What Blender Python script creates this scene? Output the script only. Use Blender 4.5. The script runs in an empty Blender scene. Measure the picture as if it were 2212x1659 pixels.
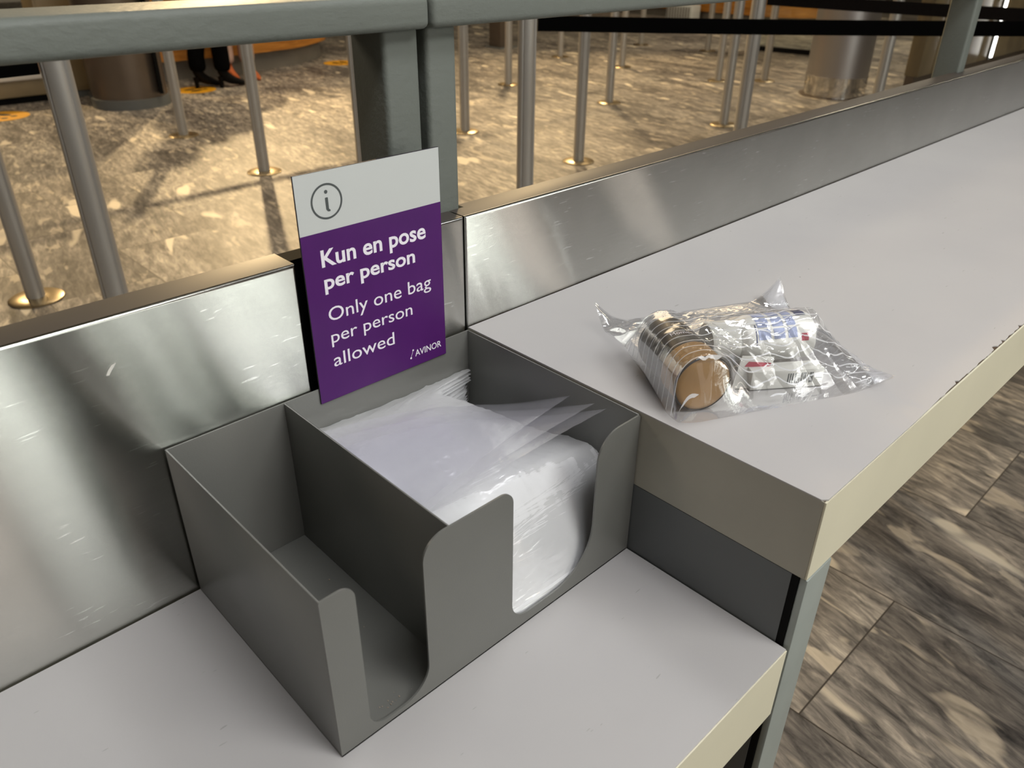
import bpy, bmesh, math, random
import numpy as np
from mathutils import Vector, Matrix, noise

S = bpy.context.scene
C = S.collection
R = math.radians
random.seed(7)

# ------------------------------------------------------------------ camera
cd = bpy.data.cameras.new('camera')
cam = bpy.data.objects.new('camera', cd); C.objects.link(cam)
cam.location = (-0.161, -0.5697, 1.2168)
cam.rotation_euler = (R(59.956), R(-0.4855), R(-43.804))
cd.sensor_width = 36; cd.lens = 1699.44 / 2212 * 36
cd.clip_start = 0.02; cd.clip_end = 80
cd.dof.use_dof = True; cd.dof.focus_distance = 0.78; cd.dof.aperture_fstop = 10
S.camera = cam
S.view_settings.view_transform = 'Standard'
S.view_settings.look = 'None'
S.view_settings.gamma = 1
S.view_settings.exposure = 0.0
S.cycles.transparent_max_bounces = 48
S.cycles.max_bounces = 10

# ------------------------------------------------------------------ world and lamps
w = bpy.data.worlds.new('world'); S.world = w; w.use_nodes = True
w.node_tree.nodes['Background'].inputs[0].default_value = (.9, .88, .84, 1)
w.node_tree.nodes['Background'].inputs[1].default_value = 0.03

def spot(name, loc, target, power, size, blend, rad, col):
    l = bpy.data.lights.new(name, 'SPOT'); l.energy = power; l.spot_size = R(size); l.spot_blend = blend
    l.shadow_soft_size = rad; l.color = col
    o = bpy.data.objects.new(name, l); C.objects.link(o); o.location = loc
    o.rotation_euler = (Vector(target) - Vector(loc)).to_track_quat('-Z', 'Y').to_euler()
    return o
WARM = (1.0, .72, .38)
def area(name, loc, target, power, sx, sy, col):
    l = bpy.data.lights.new(name, 'AREA'); l.shape = 'RECTANGLE'; l.size = sx; l.size_y = sy; l.energy = power; l.color = col
    o = bpy.data.objects.new(name, l); C.objects.link(o); o.location = loc
    o.rotation_euler = (Vector(target) - Vector(loc)).to_track_quat('-Z', 'Y').to_euler()
    return o
spot('hall_spot_lamp', (4.5, 8.95, 3.72), (2.4, 2.7, 0), 1750, 42, .55, .07, WARM)
spot('aisle_spot_lamp', (7.5, 7.0, 3.72), (5.2, 3.2, 0), 850, 75, .8, .25, WARM)
spot('desk_spot_lamp', (1.2, 9.6, 3.72), (1.6, 7.0, 0), 700, 90, .8, .10, WARM)
area('counter_panel_lamp', (1.5, .12, 3.05), (.6, -.2, .8), 11, 1.0, .35, (.97, .985, 1.0))
area('shelf_panel_lamp', (.15, -1.15, 3.05), (.25, -.2, .75), 20, 1.0, .4, (.97, .985, 1.0))
area('queue_panel_lamp', (1.0, -2.3, 3.05), (.3, -.2, .75), 40, 1.4, .6, (.98, .99, .97))
area('hall_fill', (5.0, 4.6, 3.85), (5.0, 4.6, 0), 125, 5.0, 3.0, (1.0, .80, .53))  # added warm fill without a fixture, brightens the hall
area('desk_fill', (2.6, 5.0, 3.85), (3.2, 7.3, .3), 60, 2.0, .8, (1.0, .85, .65))  # added fill so the oak desk front is lit
area('left_hall_fill', (-3.2, 3.2, 3.85), (-3.2, 3.2, 0), 90, 2.0, 2.0, (1.0, .86, .68))  # added unseen fill for the left-facing sides of the frame posts
area('partition_wall_fill', (9.6, .2, 3.6), (9.6, 2.3, .6), 90, 3.0, .4, (1.0, .9, .7))  # added wall wash, lifts the otherwise dark brown partition
area('far_panel_lamp', (10.5, 4.0, 3.85), (10.5, 5.0, 0), 160, 2.0, 2.0, (1.0, .88, .66))

# ------------------------------------------------------------------ helpers
def lin(h):
    h = h.lstrip('#'); v = [int(h[i:i+2], 16) / 255 for i in (0, 2, 4)]
    return tuple((c / 12.92 if c <= .04045 else ((c + .055) / 1.055) ** 2.4) for c in v) + (1,)

def link(name, me, mat=None, parent=None):
    o = bpy.data.objects.new(name, me); C.objects.link(o)
    if mat:
        for m in (mat if isinstance(mat, (list, tuple)) else [mat]): me.materials.append(m)
    if parent: o.parent = parent
    return o
def from_bm(name, bm, mat, parent=None, smooth=40):
    bmesh.ops.recalc_face_normals(bm, faces=bm.faces)
    me = bpy.data.meshes.new(name); bm.to_mesh(me); bm.free()
    if smooth:
        for p in me.polygons: p.use_smooth = True
        me.set_sharp_from_angle(angle=R(smooth))
    return link(name, me, mat, parent)
def empty(name, loc, rz=0):
    o = bpy.data.objects.new(name, None); C.objects.link(o); o.location = loc; o.rotation_euler = (0, 0, rz)
    o.empty_display_size = .05
    return o
def tag(o, label, cat, group=None, kind=None):
    o['label'] = label; o['category'] = cat
    if group: o['group'] = group
    if kind: o['kind'] = kind
    return o
def struct(o):
    o['kind'] = 'structure'; return o

def bm_box(bm, a, b, bev=0, seg=3):
    t = bmesh.new()
    x0, y0, z0 = a; x1, y1, z1 = b
    bmesh.ops.create_cube(t, size=1)
    for v in t.verts:
        v.co = ((x0 + x1) / 2 + v.co.x * (x1 - x0), (y0 + y1) / 2 + v.co.y * (y1 - y0), (z0 + z1) / 2 + v.co.z * (z1 - z0))
    if bev: bmesh.ops.bevel(t, geom=t.edges[:], offset=bev, segments=seg, profile=.5, affect='EDGES')
    merge(bm, t)
def merge(bm, t, M=None):
    if M is not None: bmesh.ops.transform(t, matrix=M, verts=t.verts)
    me = bpy.data.meshes.new('tmp'); t.to_mesh(me); t.free(); bm.from_mesh(me); bpy.data.meshes.remove(me)
def box(name, a, b, mat, parent=None, bev=0, seg=3):
    bm = bmesh.new(); bm_box(bm, a, b, bev, seg); return from_bm(name, bm, mat, parent)
def bm_prism(bm, pts, axis, lo, hi, bev=None, off=0, seg=3):
    """extrude a 2D outline along an axis; bev(v0, v1) picks edges to round"""
    t = bmesh.new()
    def P(p, h): return {'z': (p[0], p[1], h), 'y': (p[0], h, p[1]), 'x': (h, p[0], p[1])}[axis]
    A = [t.verts.new(P(p, lo)) for p in pts]; B = [t.verts.new(P(p, hi)) for p in pts]
    t.faces.new(A); t.faces.new(B[::-1])
    n = len(pts)
    for i in range(n): t.faces.new((A[i], A[(i+1) % n], B[(i+1) % n], B[i]))
    bmesh.ops.recalc_face_normals(t, faces=t.faces)
    if bev:
        es = [e for e in t.edges if bev(e.verts[0].co, e.verts[1].co)]
        bmesh.ops.bevel(t, geom=es, offset=off, segments=seg, profile=.5, affect='EDGES')
    bmesh.ops.triangulate(t, faces=[f for f in t.faces if len(f.verts) > 4])
    merge(bm, t)
def prism(name, pts, axis, lo, hi, mat, parent=None, bev=None, off=0, seg=3):
    bm = bmesh.new(); bm_prism(bm, pts, axis, lo, hi, bev, off, seg); return from_bm(name, bm, mat, parent)
def bm_lathe(bm, prof, n=32, M=None):
    t = bmesh.new(); rings = []
    for r, z in prof:
        rings.append([t.verts.new((r * math.cos(2*math.pi*k/n), r * math.sin(2*math.pi*k/n), z)) for k in range(n)] if r > 1e-6 else [t.verts.new((0, 0, z))])
    for a, b in zip(rings, rings[1:]):
        for k in range(n):
            k2 = (k + 1) % n
            if len(a) > 1 and len(b) > 1: t.faces.new((a[k], a[k2], b[k2], b[k]))
            elif len(a) > 1: t.faces.new((a[k], a[k2], b[0]))
            elif len(b) > 1: t.faces.new((a[0], b[k2], b[k]))
    merge(bm, t, M)
def lathe(name, prof, mat, parent=None, n=32, M=None):
    bm = bmesh.new(); bm_lathe(bm, prof, n, M); return from_bm(name, bm, mat, parent)
def bm_sweep(bm, path, n=14):
    """path: list of (point, rx, ry) closed tube with capped ends"""
    t = bmesh.new(); rings = []
    N = len(path)
    for i, (p, rx, ry) in enumerate(path):
        d = Vector(path[min(i+1, N-1)][0]) - Vector(path[max(i-1, 0)][0]); d.normalize()
        up = Vector((0, 1, 0)) if abs(d.y) < .9 else Vector((1, 0, 0))
        a = up.cross(d).normalized(); b = d.cross(a)
        rings.append([t.verts.new(Vector(p) + a * rx * math.cos(2*math.pi*k/n) + b * ry * math.sin(2*math.pi*k/n)) for k in range(n)])
    for a, b in zip(rings, rings[1:]):
        for k in range(n): t.faces.new((a[k], a[(k+1) % n], b[(k+1) % n], b[k]))
    t.faces.new(rings[0]); t.faces.new(rings[-1][::-1])
    merge(bm, t)
def sweep(name, path, mat, parent=None, n=14):
    bm = bmesh.new(); bm_sweep(bm, path, n); return from_bm(name, bm, mat, parent, 70)
def rounded(pts, rad, seg=8):
    """round the corners of a polygon; rad = per-corner radius"""
    out = []; n = len(pts)
    for i, p in enumerate(pts):
        r = rad[i]
        if r <= 0: out.append(tuple(p)); continue
        p = Vector(p); a = (Vector(pts[i-1]) - p); b = (Vector(pts[(i+1) % n]) - p)
        la, lb = a.length, b.length; a.normalize(); b.normalize()
        ang = a.angle(b); d = min(r / math.tan(ang / 2), la * .49, lb * .49); rr = d * math.tan(ang / 2)
        cen = p + (a + b).normalized() * (rr / math.sin(ang / 2))
        s = p + a * d - cen; e = p + b * d - cen
        a0 = math.atan2(s.y, s.x); a1 = math.atan2(e.y, e.x); da = (a1 - a0 + math.pi) % (2*math.pi) - math.pi
        out += [(cen.x + rr*math.cos(a0 + da*k/seg), cen.y + rr*math.sin(a0 + da*k/seg)) for k in range(seg + 1)]
    return out
def grid_mesh(name, P, mat, parent=None, uv=True, closed_pair=None):
    """P: array (n,m,3) sheet"""
    n, m = P.shape[:2]
    vs = P.reshape(-1, 3); fs = [(i*m+j, i*m+j+1, (i+1)*m+j+1, (i+1)*m+j) for i in range(n-1) for j in range(m-1)]
    me = bpy.data.meshes.new(name); me.from_pydata([tuple(v) for v in vs], [], fs)
    if uv:
        L = me.uv_layers.new(name='UVMap')
        vi = np.empty(len(me.loops), dtype=np.int32); me.loops.foreach_get('vertex_index', vi)
        u = np.stack([(vi // m) / (n - 1), (vi % m) / (m - 1)], 1).astype(np.float32); L.data.foreach_set('uv', u.ravel())
    for p in me.polygons: p.use_smooth = True
    return link(name, me, mat, parent)

# ------------------------------------------------------------------ materials
def mat(name):
    m = bpy.data.materials.new(name); m.use_nodes = True
    return m, m.node_tree.nodes, m.node_tree.links, m.node_tree.nodes['Principled BSDF']
def coords(N, L, scale=(1, 1, 1), kind='Object', rot=(0, 0, 0)):
    t = N.new('ShaderNodeTexCoord'); mp = N.new('ShaderNodeMapping'); mp.inputs['Scale'].default_value = scale; mp.inputs['Rotation'].default_value = rot
    L.new(t.outputs[kind], mp.inputs[0]); return mp.outputs[0]
def nz(N, L, vec, scale, detail=4, rough=.55, dist=0):
    n = N.new('ShaderNodeTexNoise'); n.inputs['Scale'].default_value = scale; n.inputs['Detail'].default_value = detail
    n.inputs['Roughness'].default_value = rough; n.inputs['Distortion'].default_value = dist
    L.new(vec, n.inputs['Vector']); return n.outputs['Fac']
def ramp(N, L, fac, stops):
    r = N.new('ShaderNodeValToRGB'); e = r.color_ramp.elements
    while len(e) < len(stops): e.new(.5)
    for el, (p, c) in zip(e, stops): el.position = p; el.color = c if len(c) == 4 else (*c, 1)
    L.new(fac, r.inputs[0]); return r.outputs[0]
def mixc(N, L, fac, a, b, mode='MIX'):
    m = N.new('ShaderNodeMix'); m.data_type = 'RGBA'; m.blend_type = mode
    for s, v in ((m.inputs[0], fac), (m.inputs[6], a), (m.inputs[7], b)):
        if hasattr(v, 'links') or hasattr(v, 'is_linked'): L.new(v, s)
        else: s.default_value = v
    return m.outputs[2]
def bump(N, L, B, h, strength, dist=.001):
    b = N.new('ShaderNodeBump'); b.inputs['Strength'].default_value = strength; b.inputs['Distance'].default_value = dist
    L.new(h, b.inputs['Height']); L.new(b.outputs[0], B.inputs['Normal'])
def simple(name, col, rough=.5, metal=0, var=.06, vscale=8, bumpst=0, bscale=400, coat=0, stretch=(1, 1, 1), spec=.5):
    m, N, L, B = mat(name)
    c = lin(col) if isinstance(col, str) else (*col, 1)
    v = coords(N, L, stretch)
    f = nz(N, L, v, vscale, 5)
    d = tuple(x * (1 - var * 2) for x in c[:3]); e = tuple(min(1, x * (1 + var * 2)) for x in c[:3])
    L.new(ramp(N, L, f, [(.25, d), (.75, e)]), B.inputs['Base Color'])
    B.inputs['Roughness'].default_value = rough; B.inputs['Metallic'].default_value = metal
    B.inputs['Coat Weight'].default_value = coat; B.inputs['Specular IOR Level'].default_value = spec
    if bumpst: bump(N, L, B, nz(N, L, v, bscale, 3), bumpst)
    return m
def emis(name, col, st):
    m, N, L, B = mat(name)
    B.inputs['Base Color'].default_value = (.8, .8, .8, 1); B.inputs['Emission Color'].default_value = (*col, 1); B.inputs['Emission Strength'].default_value = st
    return m

def steel(name, base=(.60, .60, .57), rough=.075, aniso=.40, scratch=True):
    m, N, L, B = mat(name)
    B.inputs['Metallic'].default_value = 1
    v = coords(N, L, (1.2, 8, 30)); vb = coords(N, L)
    f = nz(N, L, v, 14, 6, .6); cloud = nz(N, L, vb, 7, 5, .6)
    col = mixc(N, L, f, tuple(x*.93 for x in base) + (1,), tuple(min(1, x*1.06) for x in base) + (1,))
    col = mixc(N, L, ramp(N, L, cloud, [(.38, (0, 0, 0)), (.62, (1, 1, 1))]), mixc(N, L, .14, col, (.25, .25, .23, 1)), col)
    if scratch:
        vs = coords(N, L, (45, 60, 380), rot=(0, R(-28), 0)); s1 = nz(N, L, vs, 1, 1, .4)
        area_ = nz(N, L, vb, 16, 2)
        sc = N.new('ShaderNodeMath'); sc.operation = 'MULTIPLY'
        L.new(ramp(N, L, s1, [(.665, (0, 0, 0)), (.70, (.8, .8, .8))]), sc.inputs[0]); L.new(ramp(N, L, area_, [(.52, (0, 0, 0)), (.6, (1, 1, 1))]), sc.inputs[1])
        col = mixc(N, L, sc.outputs[0], col, (.86, .86, .84, 1))
    L.new(col, B.inputs['Base Color'])
    rr = ramp(N, L, cloud, [(.3, (rough*.82,)*3), (.7, (rough*1.2,)*3)]); L.new(rr, B.inputs['Roughness'])
    # brushed grain: micro-grooves along the panel tilt the normal up and down only
    ge = N.new('ShaderNodeNewGeometry'); wn = N.new('ShaderNodeTexWhiteNoise'); wn.noise_dimensions = '3D'
    sc_ = N.new('ShaderNodeVectorMath'); sc_.operation = 'SCALE'; sc_.inputs['Scale'].default_value = 3571.3
    tc_ = N.new('ShaderNodeTexCoord'); L.new(tc_.outputs['Object'], sc_.inputs[0]); L.new(sc_.outputs[0], wn.inputs['Vector'])
    sx_ = N.new('ShaderNodeSeparateColor'); L.new(wn.outputs['Color'], sx_.inputs[0])
    sm = N.new('ShaderNodeMath'); L.new(sx_.outputs[0], sm.inputs[0]); L.new(sx_.outputs[1], sm.inputs[1])
    su_ = N.new('ShaderNodeMath'); su_.operation = 'SUBTRACT'; L.new(sm.outputs[0], su_.inputs[0]); su_.inputs[1].default_value = 1.0
    mu_ = N.new('ShaderNodeMath'); mu_.operation = 'MULTIPLY'; L.new(su_.outputs[0], mu_.inputs[0]); mu_.inputs[1].default_value = aniso
    cb_ = N.new('ShaderNodeCombineXYZ'); L.new(mu_.outputs[0], cb_.inputs[2])
    tl_ = N.new('ShaderNodeMath'); tl_.operation = 'MULTIPLY'; tl_.inputs[1].default_value = -.17; L.new(mu_.outputs[0], tl_.inputs[0]); L.new(tl_.outputs[0], cb_.inputs[0])
    ad_ = N.new('ShaderNodeVectorMath'); L.new(ge.outputs['Normal'], ad_.inputs[0]); L.new(cb_.outputs[0], ad_.inputs[1])
    nm_ = N.new('ShaderNodeVectorMath'); nm_.operation = 'NORMALIZE'; L.new(ad_.outputs[0], nm_.inputs[0]); L.new(nm_.outputs[0], B.inputs['Normal'])
    return m
M_steel = steel('brushed_steel')
M_flange = simple('steel_flange', '#4a4541', .42, 0, .05, 9, spec=.2)
M_rail = simple('hammered_grey_paint', '#676b65', .5, 0, .05, 5, .7, 190, stretch=(.6, 1, 1), spec=.3)
M_box = simple('grey_box_paint', '#70706c', .33, .12, .03, 10, .08, 900)
M_seam = simple('black_gap', '#080808', .8, spec=.15)
M_dark = simple('charcoal_panel', '#606363', .45, 0, .04, 6)
M_trimg = simple('grey_edge_trim', '#9aa09b', .4, .2, .04, 12)
M_endg = simple('grey_end_laminate', '#aaa698', .45, 0, .05, 9)
M_cream = simple('cream_edge_band', '#dad4bc', .42, 0, .025, 6)
M_sub = simple('brown_substrate', '#4d3b2a', .8, 0, .2, 90)
M_lam, N, L, B = mat('grey_laminate')
vb = coords(N, L)
c0 = ramp(N, L, nz(N, L, vb, 4, 4), [(.3, lin('#b0adad')), (.7, lin('#b7b4b3'))])
specks = N.new('ShaderNodeTexVoronoi'); specks.inputs['Scale'].default_value = 55; L.new(vb, specks.inputs['Vector'])
spot_f = ramp(N, L, specks.outputs['Distance'], [(.035, (1, 1, 1)), (.06, (0, 0, 0))])
rare = ramp(N, L, nz(N, L, vb, 21, 1), [(.66, (0, 0, 0)), (.68, (1, 1, 1))])
mm = N.new('ShaderNodeMath'); mm.operation = 'MULTIPLY'; L.new(spot_f, mm.inputs[0]); L.new(rare, mm.inputs[1])
scr = ramp(N, L, nz(N, L, coords(N, L, (50, 300, 1), rot=(0, 0, .5)), 1, 1), [(.775, (0, 0, 0)), (.79, (.6, .6, .6))])
c1 = mixc(N, L, mm.outputs[0], c0, (.16, .15, .14, 1)); c1 = mixc(N, L, scr, c1, (.28, .27, .25, 1))
L.new(c1, B.inputs['Base Color']); B.inputs['Roughness'].default_value = .55; B.inputs['Specular IOR Level'].default_value = .35
bump(N, L, B, nz(N, L, vb, 900, 2), .05, .0003)

# marble floor: breccia with pale fragments in long tiles
M_floor, N, L, B = mat('marble_floor')
tc = N.new('ShaderNodeTexCoord'); sp = N.new('ShaderNodeSeparateXYZ'); L.new(tc.outputs['Object'], sp.inputs[0])
cx = N.new('ShaderNodeCombineXYZ')
ax = N.new('ShaderNodeMath'); ax.inputs[1].default_value = 46.265; L.new(sp.outputs[1], ax.inputs[0])
ay = N.new('ShaderNodeMath'); ay.inputs[1].default_value = 51.14; L.new(sp.outputs[0], ay.inputs[0])
L.new(ax.outputs[0], cx.inputs[0]); L.new(ay.outputs[0], cx.inputs[1])
br = N.new('ShaderNodeTexBrick'); L.new(cx.outputs[0], br.inputs['Vector'])
br.inputs['Color1'].default_value = (0, 0, 0, 1); br.inputs['Color2'].default_value = (1, 1, 1, 1); br.inputs['Mortar'].default_value = (.5, .5, .5, 1)
br.inputs['Scale'].default_value = 1; br.inputs['Brick Width'].default_value = .8; br.inputs['Row Height'].default_value = .4
br.inputs['Mortar Size'].default_value = .0016; br.inputs['Mortar Smooth'].default_value = .1; br.inputs['Bias'].default_value = 0; br.offset = .5
vm = N.new('ShaderNodeVectorMath'); vm.operation = 'SCALE'; L.new(br.outputs['Color'], vm.inputs[0]); vm.inputs['Scale'].default_value = 23.7
va = N.new('ShaderNodeVectorMath'); L.new(tc.outputs['Object'], va.inputs[0]); L.new(vm.outputs[0], va.inputs[1])
def fl(scale, rz):
    mp = N.new('ShaderNodeMapping'); mp.inputs['Rotation'].default_value = (0, 0, R(rz)); L.new(va.outputs[0], mp.inputs[0])
    m2 = N.new('ShaderNodeMapping'); m2.inputs['Scale'].default_value = scale; L.new(mp.outputs[0], m2.inputs[0]); return m2.outputs[0]
bandn = nz(N, L, fl((4.2, 1.0, 1), 10), 1.0, 3, .55, .5)
fine = nz(N, L, fl((34, 7.0, 1), 13), 1.3, 6, .68, .5)
base = ramp(N, L, fine, [(.30, lin('#3c3a38')), (.45, lin('#736e68')), (.57, lin('#989187')), (.72, lin('#c6bbab'))])
dk = ramp(N, L, bandn, [(.36, (.34, .34, .36)), (.54, (1, 1, 1))])
col = mixc(N, L, .8, base, dk, 'MULTIPLY')
f1 = nz(N, L, fl((5.2, 1.7, 1), 14), 1.15, 2.2, .5, .35)
f2 = nz(N, L, fl((13, 4.2, 1), 10), 1.3, 3, .5, .5)
col = mixc(N, L, ramp(N, L, f2, [(.60, (0, 0, 0)), (.66, (.6, .6, .6))]), col, lin('#c9bda8'))
col = mixc(N, L, ramp(N, L, f1, [(.665, (0, 0, 0)), (.695, (.9, .9, .9))]), col, lin('#dcd0b9'))
tint = ramp(N, L, br.outputs['Color'], [(0, (.72, .72, .74)), (1, (1.15, 1.14, 1.12))])
col = mixc(N, L, 1.0, col, tint, 'MULTIPLY')
col = mixc(N, L, br.outputs['Fac'], col, lin('#3a352f'))
L.new(col, B.inputs['Base Color']); B.inputs['Roughness'].default_value = .5; B.inputs['Specular IOR Level'].default_value = .2
bump(N, L, B, fine, .03, .001)

M_alu = simple('satin_aluminium', '#aeaba6', .42, .55, .03, 5, 0, 0, stretch=(1, 1, .05))
M_groove = simple('dark_slot', '#3b3a38', .5, .4)
M_brass = simple('floor_plate_metal', '#a39376', .3, .9, .03)
M_belt = simple('black_belt_webbing', '#030303', .9, 0, .1, 60, spec=.05)
M_belt2 = simple('dark_brown_belt_webbing', '#100c0a', .9, 0, .1, 60, spec=.1)
M_black = simple('black_fabric', '#060607', .9, 0, .15, 30, spec=.05)
M_boot = simple('black_leather', '#060505', .6, 0, .15, 30, spec=.15)
M_skin = simple('skin', '#c99a7c', .55, 0, .03, 20)
M_hair = simple('brown_hair', '#3a281b', .6, 0, .2, 60)
M_pinkt = simple('pale_pink_trouser_cloth', '#b79a8e', .8, 0, .05, 30)
M_orange = simple('orange_shoe_leather', '#b0592a', .5, 0, .1, 30)
M_yellow = simple('yellow_floor_vinyl', '#e0a21c', .45, 0, .03, 10)
M_ink = simple('black_ink', '#15130f', .5)
M_wood, N, L, B = mat('oak_veneer')
g = nz(N, L, coords(N, L, (1.2, 1.2, 14)), 3, 6, .6, .8)
L.new(ramp(N, L, g, [(.3, lin('#8a541b')), (.7, lin('#c28437'))]), B.inputs['Base Color']); B.inputs['Roughness'].default_value = .4
M_plinth = simple('grey_plinth', '#77736c', .5, .2, .05, 6)
M_kiosk = simple('taupe_metal', '#6a5f55', .35, .5, .04, 5)
M_tan = simple('beige_panel', '#8a7a5d', .5, 0, .05, 6)
M_pinkpanel = simple('dusty_pink_panel', '#9c7d66', .5, 0, .08, 9)
M_chrome = simple('polished_steel', '#c9c6c2', .08, 1, .02, 4)
M_satin = simple('satin_steel', '#a7a3a2', .38, .9, .03, 4, stretch=(1, 1, .05))
M_brownp, N, L, B = mat('brown_stone_panel')
g = nz(N, L, coords(N, L, (1, 1, .3)), 6, 5, .6)
L.new(ramp(N, L, g, [(.3, lin('#5f5440')), (.7, lin('#7d6f55'))]), B.inputs['Base Color']); B.inputs['Roughness'].default_value = .3
M_green = simple('olive_green_panel', '#6b6b2c', .4, 0, .06, 5)
M_wall = simple('hall_wall_paint', '#9a948b', .7, 0, .03, 3)
M_wallb = simple('pale_wall_panel', '#d8d2c8', .6, 0, .03, 3)
M_ceil = simple('ceiling_panel', '#8f8c86', .8, 0, .03, 3)
M_led = emis('led_strip_light', (1, .98, .92), 9)
M_glow = emis('added_glow', (.95, 1.0, .93), 4.1)  # glow of the added panels mirrored in the steel
M_glowp = emis('added_glow_warm', (1.0, .88, .78), 2.2)
M_lamp = emis('lamp_diffuser', (1, .97, .92), 3)
M_strip = emis('strip_diffuser', (.97, .99, 1), 4)
M_lampw = emis('warm_lamp_lens', (1, .8, .5), 12)
M_white = simple('white_gloss_print', '#c3c6c4', .4, 0, .01, 6)
M_purple, N, L, B = mat('purple_print')
B.inputs['Base Color'].default_value = lin('#55256a'); B.inputs['Roughness'].default_value = .32; B.inputs['Specular IOR Level'].default_value = .2
L.new(ramp(N, L, nz(N, L, coords(N, L), 30, 2), [(.3, lin('#4c1f61')), (.7, lin('#502165'))]), B.inputs['Base Color'])
M_letter = simple('white_lettering', '#ebe6ee', .45, 0, .01, 20)
M_greyink = simple('dark_grey_lettering', '#474c4c', .5, 0, .02, 20)
M_signedge = simple('dark_sign_edge', '#2c2430', .6)

def film(name, haze, gloss, col=(.93, .94, .97), rough=.07, lines=False, bscale=60, bst=.5, stretch=(1, 2.6, 1)):
    """thin clear plastic: see-through, with a clear surface reflection and a little milky haze"""
    m, N, L, B = mat(name)
    out = N['Material Output']; N.remove(B)
    tr = N.new('ShaderNodeBsdfTransparent'); tr.inputs[0].default_value = (.985, .987, .99, 1)
    gl = N.new('ShaderNodeBsdfGlossy'); gl.inputs['Roughness'].default_value = rough; gl.inputs[0].default_value = (1, 1, 1, 1)
    df = N.new('ShaderNodeBsdfDiffuse'); df.inputs[0].default_value = (*col, 1)
    tl = N.new('ShaderNodeBsdfTranslucent'); tl.inputs[0].default_value = (*col, 1)
    dm = N.new('ShaderNodeMixShader'); dm.inputs[0].default_value = .45; L.new(df.outputs[0], dm.inputs[1]); L.new(tl.outputs[0], dm.inputs[2])
    vec = coords(N, L, (1, 1, 1))
    h = nz(N, L, coords(N, L, stretch, rot=(0, 0, R(-20))), bscale, 3, .55, .8)
    bp = N.new('ShaderNodeBump'); bp.inputs['Strength'].default_value = bst; bp.inputs['Distance'].default_value = .002; L.new(h, bp.inputs['Height'])
    L.new(bp.outputs[0], gl.inputs['Normal'])
    fr = N.new('ShaderNodeFresnel'); fr.inputs[0].default_value = 1.5; L.new(bp.outputs[0], fr.inputs['Normal'])
    mg = N.new('ShaderNodeMath'); mg.operation = 'MULTIPLY'; mg.inputs[1].default_value = gloss; L.new(fr.outputs[0], mg.inputs[0]); mg.use_clamp = True
    hz = N.new('ShaderNodeMixShader'); L.new(tr.outputs[0], hz.inputs[1]); L.new(dm.outputs[0], hz.inputs[2])
    hz.inputs[0].default_value = haze
    if lines:
        uvn = N.new('ShaderNodeTexCoord'); s = N.new('ShaderNodeSeparateXYZ'); L.new(uvn.outputs['UV'], s.inputs[0])
        def mth(op, a, b=None):
            q = N.new('ShaderNodeMath'); q.operation = op
            for i, x in enumerate((a, b)):
                if x is None: continue
                if isinstance(x, (int, float)): q.inputs[i].default_value = x
                else: L.new(x, q.inputs[i])
            return q.outputs[0]
        wv = mth('MULTIPLY', mth('SINE', mth('MULTIPLY', s.outputs[1], 31.0)), .011)
        ph = mth('MULTIPLY', mth('ADD', s.outputs[0], wv), 21.0)
        tri = mth('ABSOLUTE', mth('SUBTRACT', mth('FRACT', ph), .5))
        ln = mth('LESS_THAN', tri, .055)
        ok = mth('MULTIPLY', mth('GREATER_THAN', s.outputs[0], .36), mth('LESS_THAN', s.outputs[0], .97))
        ln = mth('MULTIPLY', ln, ok)
        fm = mth('ADD', mth('MULTIPLY', ln, .85), haze); L.new(fm, hz.inputs[0])
    fin = N.new('ShaderNodeMixShader'); L.new(mg.outputs[0], fin.inputs[0]); L.new(hz.outputs[0], fin.inputs[1]); L.new(gl.outputs[0], fin.inputs[2])
    L.new(fin.outputs[0], out.inputs[0])
    return m
M_film = film('clear_bag_film', .05, .3, lines=False, bst=.12)
M_filmp = film('clear_bag_film_wave_print',   .06, .30, lines=True, bst=.10)
M_stack = film('stacked_bag_film', .62, .26, (.98, .98, .99), .09, False, 60, .5, (.22, 2.6, 1))
M_stackclear = film('fanned_bag_film', .20, .5, (.88, .87, .95), .08, False, 40, .2)

# ------------------------------------------------------------------ the hall (setting)
H = .8547          # upper counter top
Z = .70            # lower counter top
X0, X1, Y0, Y1, HC = -7.0, 19.0, -5.4, 17.0, 4.0
struct(box('floor', (X0, Y0, -.08), (X1, Y1, 0), M_floor))
struct(box('ceiling', (X0, Y0, HC), (X1, Y1, HC + .1), M_ceil))
struct(box('wall_back', (X0, Y1, 0), (X1, Y1 + .15, HC), M_wallb))
struct(box('wall_left', (X0 - .15, Y0, 0), (X0, Y1, HC), M_wall))
struct(box('wall_right', (X1, Y0, 0), (X1 + .15, Y1, HC), M_wall))
struct(box('wall_front', (X0, Y0 - .15, 0), (X1, Y0, HC), M_wall))
# unseen glowing panels and a dark block, added for the streaks the steel mirrors
wi = 0
for x0, x1, m in ((-.75, .30, M_glowp), (.42, .86, M_glow), (1.42, 1.66, M_glow), (1.80, 1.99, M_glow), (2.12, 2.21, M_glow), (2.34, 3.3, M_glow), (3.4, 3.75, M_glowp), (5.0, 5.25, M_glowp)):
    wi += 1
    f = struct(empty('glow_panel_%d' % wi, ((x0 + x1) / 2, Y0, .15)))
    hw = (x1 - x0) / 2
    box('pane', (-hw, .0, .05), (hw, .02, 2.75), m, f)
    bm = bmesh.new()
    bm_box(bm, (-hw - .04, 0, 0), (-hw, .06, 2.8)); bm_box(bm, (hw, 0, 0), (hw + .04, .06, 2.8))
    bm_box(bm, (-hw, 0, 0), (hw, .06, .05)); bm_box(bm, (-hw, 0, 2.75), (hw, .06, 2.8))
    from_bm('glow_panel_frame', bm, M_dark, f)
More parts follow.
